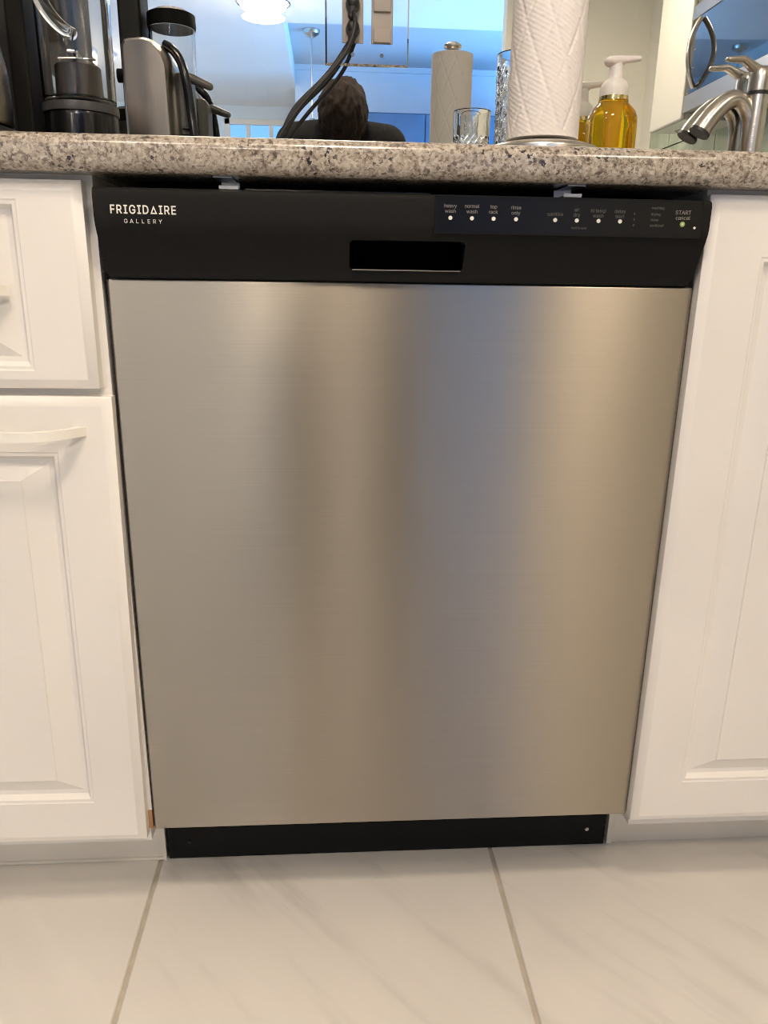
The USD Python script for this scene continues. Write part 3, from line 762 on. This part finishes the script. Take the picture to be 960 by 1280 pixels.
# ------------------------------------------------------------------ the person taking the picture, seen in the mirror
def limb_hull(a, ra, b, rb):
    return m3.Manifold.batch_hull([m3.Manifold.sphere(ra, 20).translate(list(map(float, a))), m3.Manifold.sphere(rb, 20).translate(list(map(float, b)))])


def smooth_union(parts, length, it=12):
    u = m3.Manifold.batch_boolean(parts, m3.OpType.Add)
    t = to_tm(u.refine_to_length(length)); t.merge_vertices()
    trimesh.smoothing.filter_taubin(t, .5, .53, it)
    return t


PX, PY = -.030, -1.36
ps = thing('person', 'person with dark hair and dark hooded jacket bending over a phone, seen in the mirror', 'person', (PX, PY, 0))
J = dict(hip=(0, -.10, .80), waist=(0, -.07, .95), chest=(0, .0, 1.17), neck=(0, .06, 1.310), head=(0, .125, 1.392))
for s_, n_ in ((-1, 'l'), (1, 'r')):
    J.update({n_ + 'sh': (s_ * (.182 if s_ < 0 else .170), .035, 1.285), n_ + 'el': (s_ * (.335 if s_ < 0 else .235), .08, 1.045), n_ + 'wr': (s_ * .075, .345, .845),
              n_ + 'hp': (s_ * .085, -.10, .80), n_ + 'kn': (s_ * .11, .05, .44), n_ + 'an': (s_ * .12, -.07, .085)})
P = {k: np.array(v) for k, v in J.items()}
# one continuous body: torso, neck, head, arms, hands, legs, feet
hd = P['head']
TILT = -56
bow = lambda m: m.translate(list(-hd)).rotate([TILT, 0, 0]).translate(list(hd))
headp = [
         m3.Manifold.sphere(1, 40).scale([.073, .092, .088]).translate(list(hd + [0, 0, .015])),
         m3.Manifold.batch_hull([m3.Manifold.sphere(.040, 20).translate(list(hd + [0, .052, -.062])), m3.Manifold.sphere(.058, 20).translate(list(hd + [0, .03, .0])), m3.Manifold.sphere(.050, 20).translate(list(hd + [0, .0, -.045]))]),
         m3.Manifold.batch_hull([m3.Manifold.sphere(.009, 12).translate(list(hd + [0, .092, .012])), m3.Manifold.sphere(.014, 12).translate(list(hd + [0, .102, -.022]))])]
for s_ in (-1, 1):
    headp.append(m3.Manifold.sphere(1, 16).scale([.010, .018, .030]).translate(list(hd + [s_ * .074, .002, -.005])))
bodyp = [bow(m) for m in headp] + [limb_hull(P['neck'] - [0, .02, .05], .055, hd - [0, .01, .03], .052)]
torso = [m3.Manifold.batch_hull([m3.Manifold.sphere(.105, 24).translate([s_ * .075, -.10, .82]) for s_ in (-1, 1)] + [m3.Manifold.sphere(.10, 24).translate([s_ * .055, -.07, .96]) for s_ in (-1, 1)]),
         m3.Manifold.batch_hull([m3.Manifold.sphere(.10, 24).translate([s_ * .055, -.07, .96]) for s_ in (-1, 1)] + [m3.Manifold.sphere(.095, 24).translate([s_ * .095, .0, 1.14]) for s_ in (-1, 1)]),
         m3.Manifold.batch_hull([m3.Manifold.sphere(.075, 24).translate(list(P[n_ + 'sh'])) for n_ in 'lr'] + [m3.Manifold.sphere(.09, 24).translate([0, .01, 1.19]), m3.Manifold.sphere(.058, 24).translate(list(P['neck'] - [0, .01, .01]))])]
arms, legs, hands = [], [], []
for s_, n_ in ((-1, 'l'), (1, 'r')):
    arms += [limb_hull(P[n_ + 'sh'], .056, P[n_ + 'el'], .044), limb_hull(P[n_ + 'el'], .043, P[n_ + 'wr'] - [0, .02, 0], .031)]
    legs += [limb_hull(P[n_ + 'hp'], .092, P[n_ + 'kn'], .060), limb_hull(P[n_ + 'kn'], .058, P[n_ + 'an'], .042)]
    w = P[n_ + 'wr']
    palm = w + [-s_ * .008, .060, -.008]
    hands += [limb_hull(w, .024, palm, .026), limb_hull(palm + [0, 0, .012], .020, palm + [0, .022, -.02], .020)]
    for k in range(4):                                   # fingers curl behind the phone, thumb in front of it
        b0 = palm + [0, .028, .024 - k * .017]; b1 = b0 + [-s_ * .022, .020, 0]; b2 = b1 + [-s_ * (.022 - .003 * abs(k - 1)), -.001, -.002]
        hands += [limb_hull(b0, .0090, b1, .0085), limb_hull(b1, .0085, b2, .0075)]
    t0 = palm + [-s_ * .010, -.010, .020]; t1 = t0 + [-s_ * .022, .008, .020]; t2 = t1 + [-s_ * .020, .010, .002]
    hands += [limb_hull(t0, .012, t1, .0100), limb_hull(t1, .0100, t2, .0085)]
feet = []
for s_, n_ in ((-1, 'l'), (1, 'r')):
    a_ = P[n_ + 'an']
    feet.append(m3.Manifold.batch_hull([m3.Manifold.sphere(.030, 16).translate(list(a_ + [0, -.03, -.052])), m3.Manifold.sphere(.026, 16).translate([a_[0] + s_ * .02, a_[1] + .16, .030]), m3.Manifold.sphere(.036, 16).translate(list(a_ + [0, .01, 0]))]))
skin_body = smooth_union(bodyp + torso + arms + legs + feet, .018, 10)
obj('body', skin_body, skin, ps, smooth=True)
obj('hands', smooth_union(hands, .004, 6), skin, ps, smooth=True)
def inflate(parts_fn, k): return smooth_union(parts_fn, .016, 8)
grow = lambda a, ra, b, rb, k=.010: limb_hull(a, ra + k, b, rb + k)
jk = [grow(P[n_ + 'sh'], .058, P[n_ + 'el'], .050) for n_ in 'lr'] + [grow(P[n_ + 'el'], .050, P[n_ + 'wr'] - [0, .04, -.004], .034) for n_ in 'lr']
jk += [m3.Manifold.batch_hull([m3.Manifold.sphere(.125, 24).translate([s_ * .075, -.10, .86]) for s_ in (-1, 1)] + [m3.Manifold.sphere(.118, 24).translate([s_ * .065, -.05, 1.0]) for s_ in (-1, 1)]),
       m3.Manifold.batch_hull([m3.Manifold.sphere(.118, 24).translate([s_ * .065, -.05, 1.0]) for s_ in (-1, 1)] + [m3.Manifold.sphere(.108, 24).translate([s_ * .10, .0, 1.14]) for s_ in (-1, 1)]),
       m3.Manifold.batch_hull([m3.Manifold.sphere(.085, 24).translate(list(P[n_ + 'sh'])) for n_ in 'lr'] + [m3.Manifold.sphere(.10, 24).translate([0, .01, 1.22]), m3.Manifold.sphere(.095, 24).translate(list(P['neck'] - [0, .03, .015]))])]
jo = obj('jacket', smooth_union(jk, .016, 8), jacket, ps, smooth=True)
hood = [limb_hull((.085 * math.cos(t), .005 - .075 + .075 * math.sin(t) * .8, 1.335 + .02 * math.cos(2 * t)), .044, (.085 * math.cos(t + .35), .005 - .075 + .075 * math.sin(t + .35) * .8, 1.335 + .02 * math.cos(2 * t + .7)), .044) for t in np.arange(2.6, 6.9, .35)]
obj('hood', smooth_union(hood, .012, 8), jacket, jo, smooth=True)
tr = [grow(P[n_ + 'hp'], .094, P[n_ + 'kn'], .064) for n_ in 'lr'] + [grow(P[n_ + 'kn'], .063, P[n_ + 'an'] + [0, 0, .03], .052) for n_ in 'lr'] + \
     [m3.Manifold.batch_hull([m3.Manifold.sphere(.112, 24).translate([s_ * .075, -.10, .81]) for s_ in (-1, 1)])]
obj('trousers', smooth_union(tr, .016, 8), trouser, ps, smooth=True)
for s_, n_ in ((-1, 'l'), (1, 'r')):
    a_ = P[n_ + 'an']
    sh = m3.Manifold.batch_hull([m3.Manifold.sphere(.040, 16).translate(list(a_ + [0, -.035, -.045])), m3.Manifold.sphere(.038, 16).translate([a_[0] + s_ * .02, a_[1] + .165, .038]), m3.Manifold.sphere(.048, 16).translate(list(a_ + [0, .01, .0]))])
    sh = sh.trim_by_plane([0, 0, 1], .001)
    obj('shoe', to_tm(sh), black_rubber, ps, smooth=40)
# hair: a tousled cap over the bowed head
cap = m3.Manifold.sphere(1, 64).scale([.094, .122, .116]).translate(list(hd + [0, .008, .008])) + m3.Manifold.batch_hull([m3.Manifold.sphere(.062, 24).translate(list(hd + [s_ * .028, -.045, -.03])) for s_ in (-1, 1)])
cap = bow(cap)
hm = to_tm(cap.refine_to_length(.007)); hm.merge_vertices()
nn = hm.vertex_normals
hm.vertices = hm.vertices + nn * ((meshkit.fbm(hm.vertices * np.array([70, 40, 28.]), 3, 5) - .45) * .022)[:, None]
trimesh.smoothing.filter_taubin(hm, .4, .43, 3)
obj('hair', hm, hair_mat, ps, smooth=True)
for s_ in (-1, 1):
    e = m3.Manifold.sphere(.011, 16).translate(list(hd + [s_ * .030, .078, .008]))
    e = bow(e)
    obj('eye', to_tm(e), plain('eye_%d' % (s_ + 1), (.10, .07, .06), .2), ps, smooth=True)
obj('mouth', to_tm(bow(m3.Manifold.sphere(1, 16).scale([.020, .008, .006]).translate(list(hd + [0, .086, -.055])))), plain('lips', (.30, .13, .11), .5), ps, smooth=True)

ph2 = thing('phone', 'dark phone held in both hands of the person in the mirror', 'phone', (-.030, PY + .430, .842))
obj('phone_body', rbox(-.036, .036, -.004, .004, -.072, .074, .0035, 8), black_gloss, ph2, smooth=40)
obj('camera_lens', rbox(.010, .030, .004, .006, .045, .068, .0009, 6), black_glass, ph2)
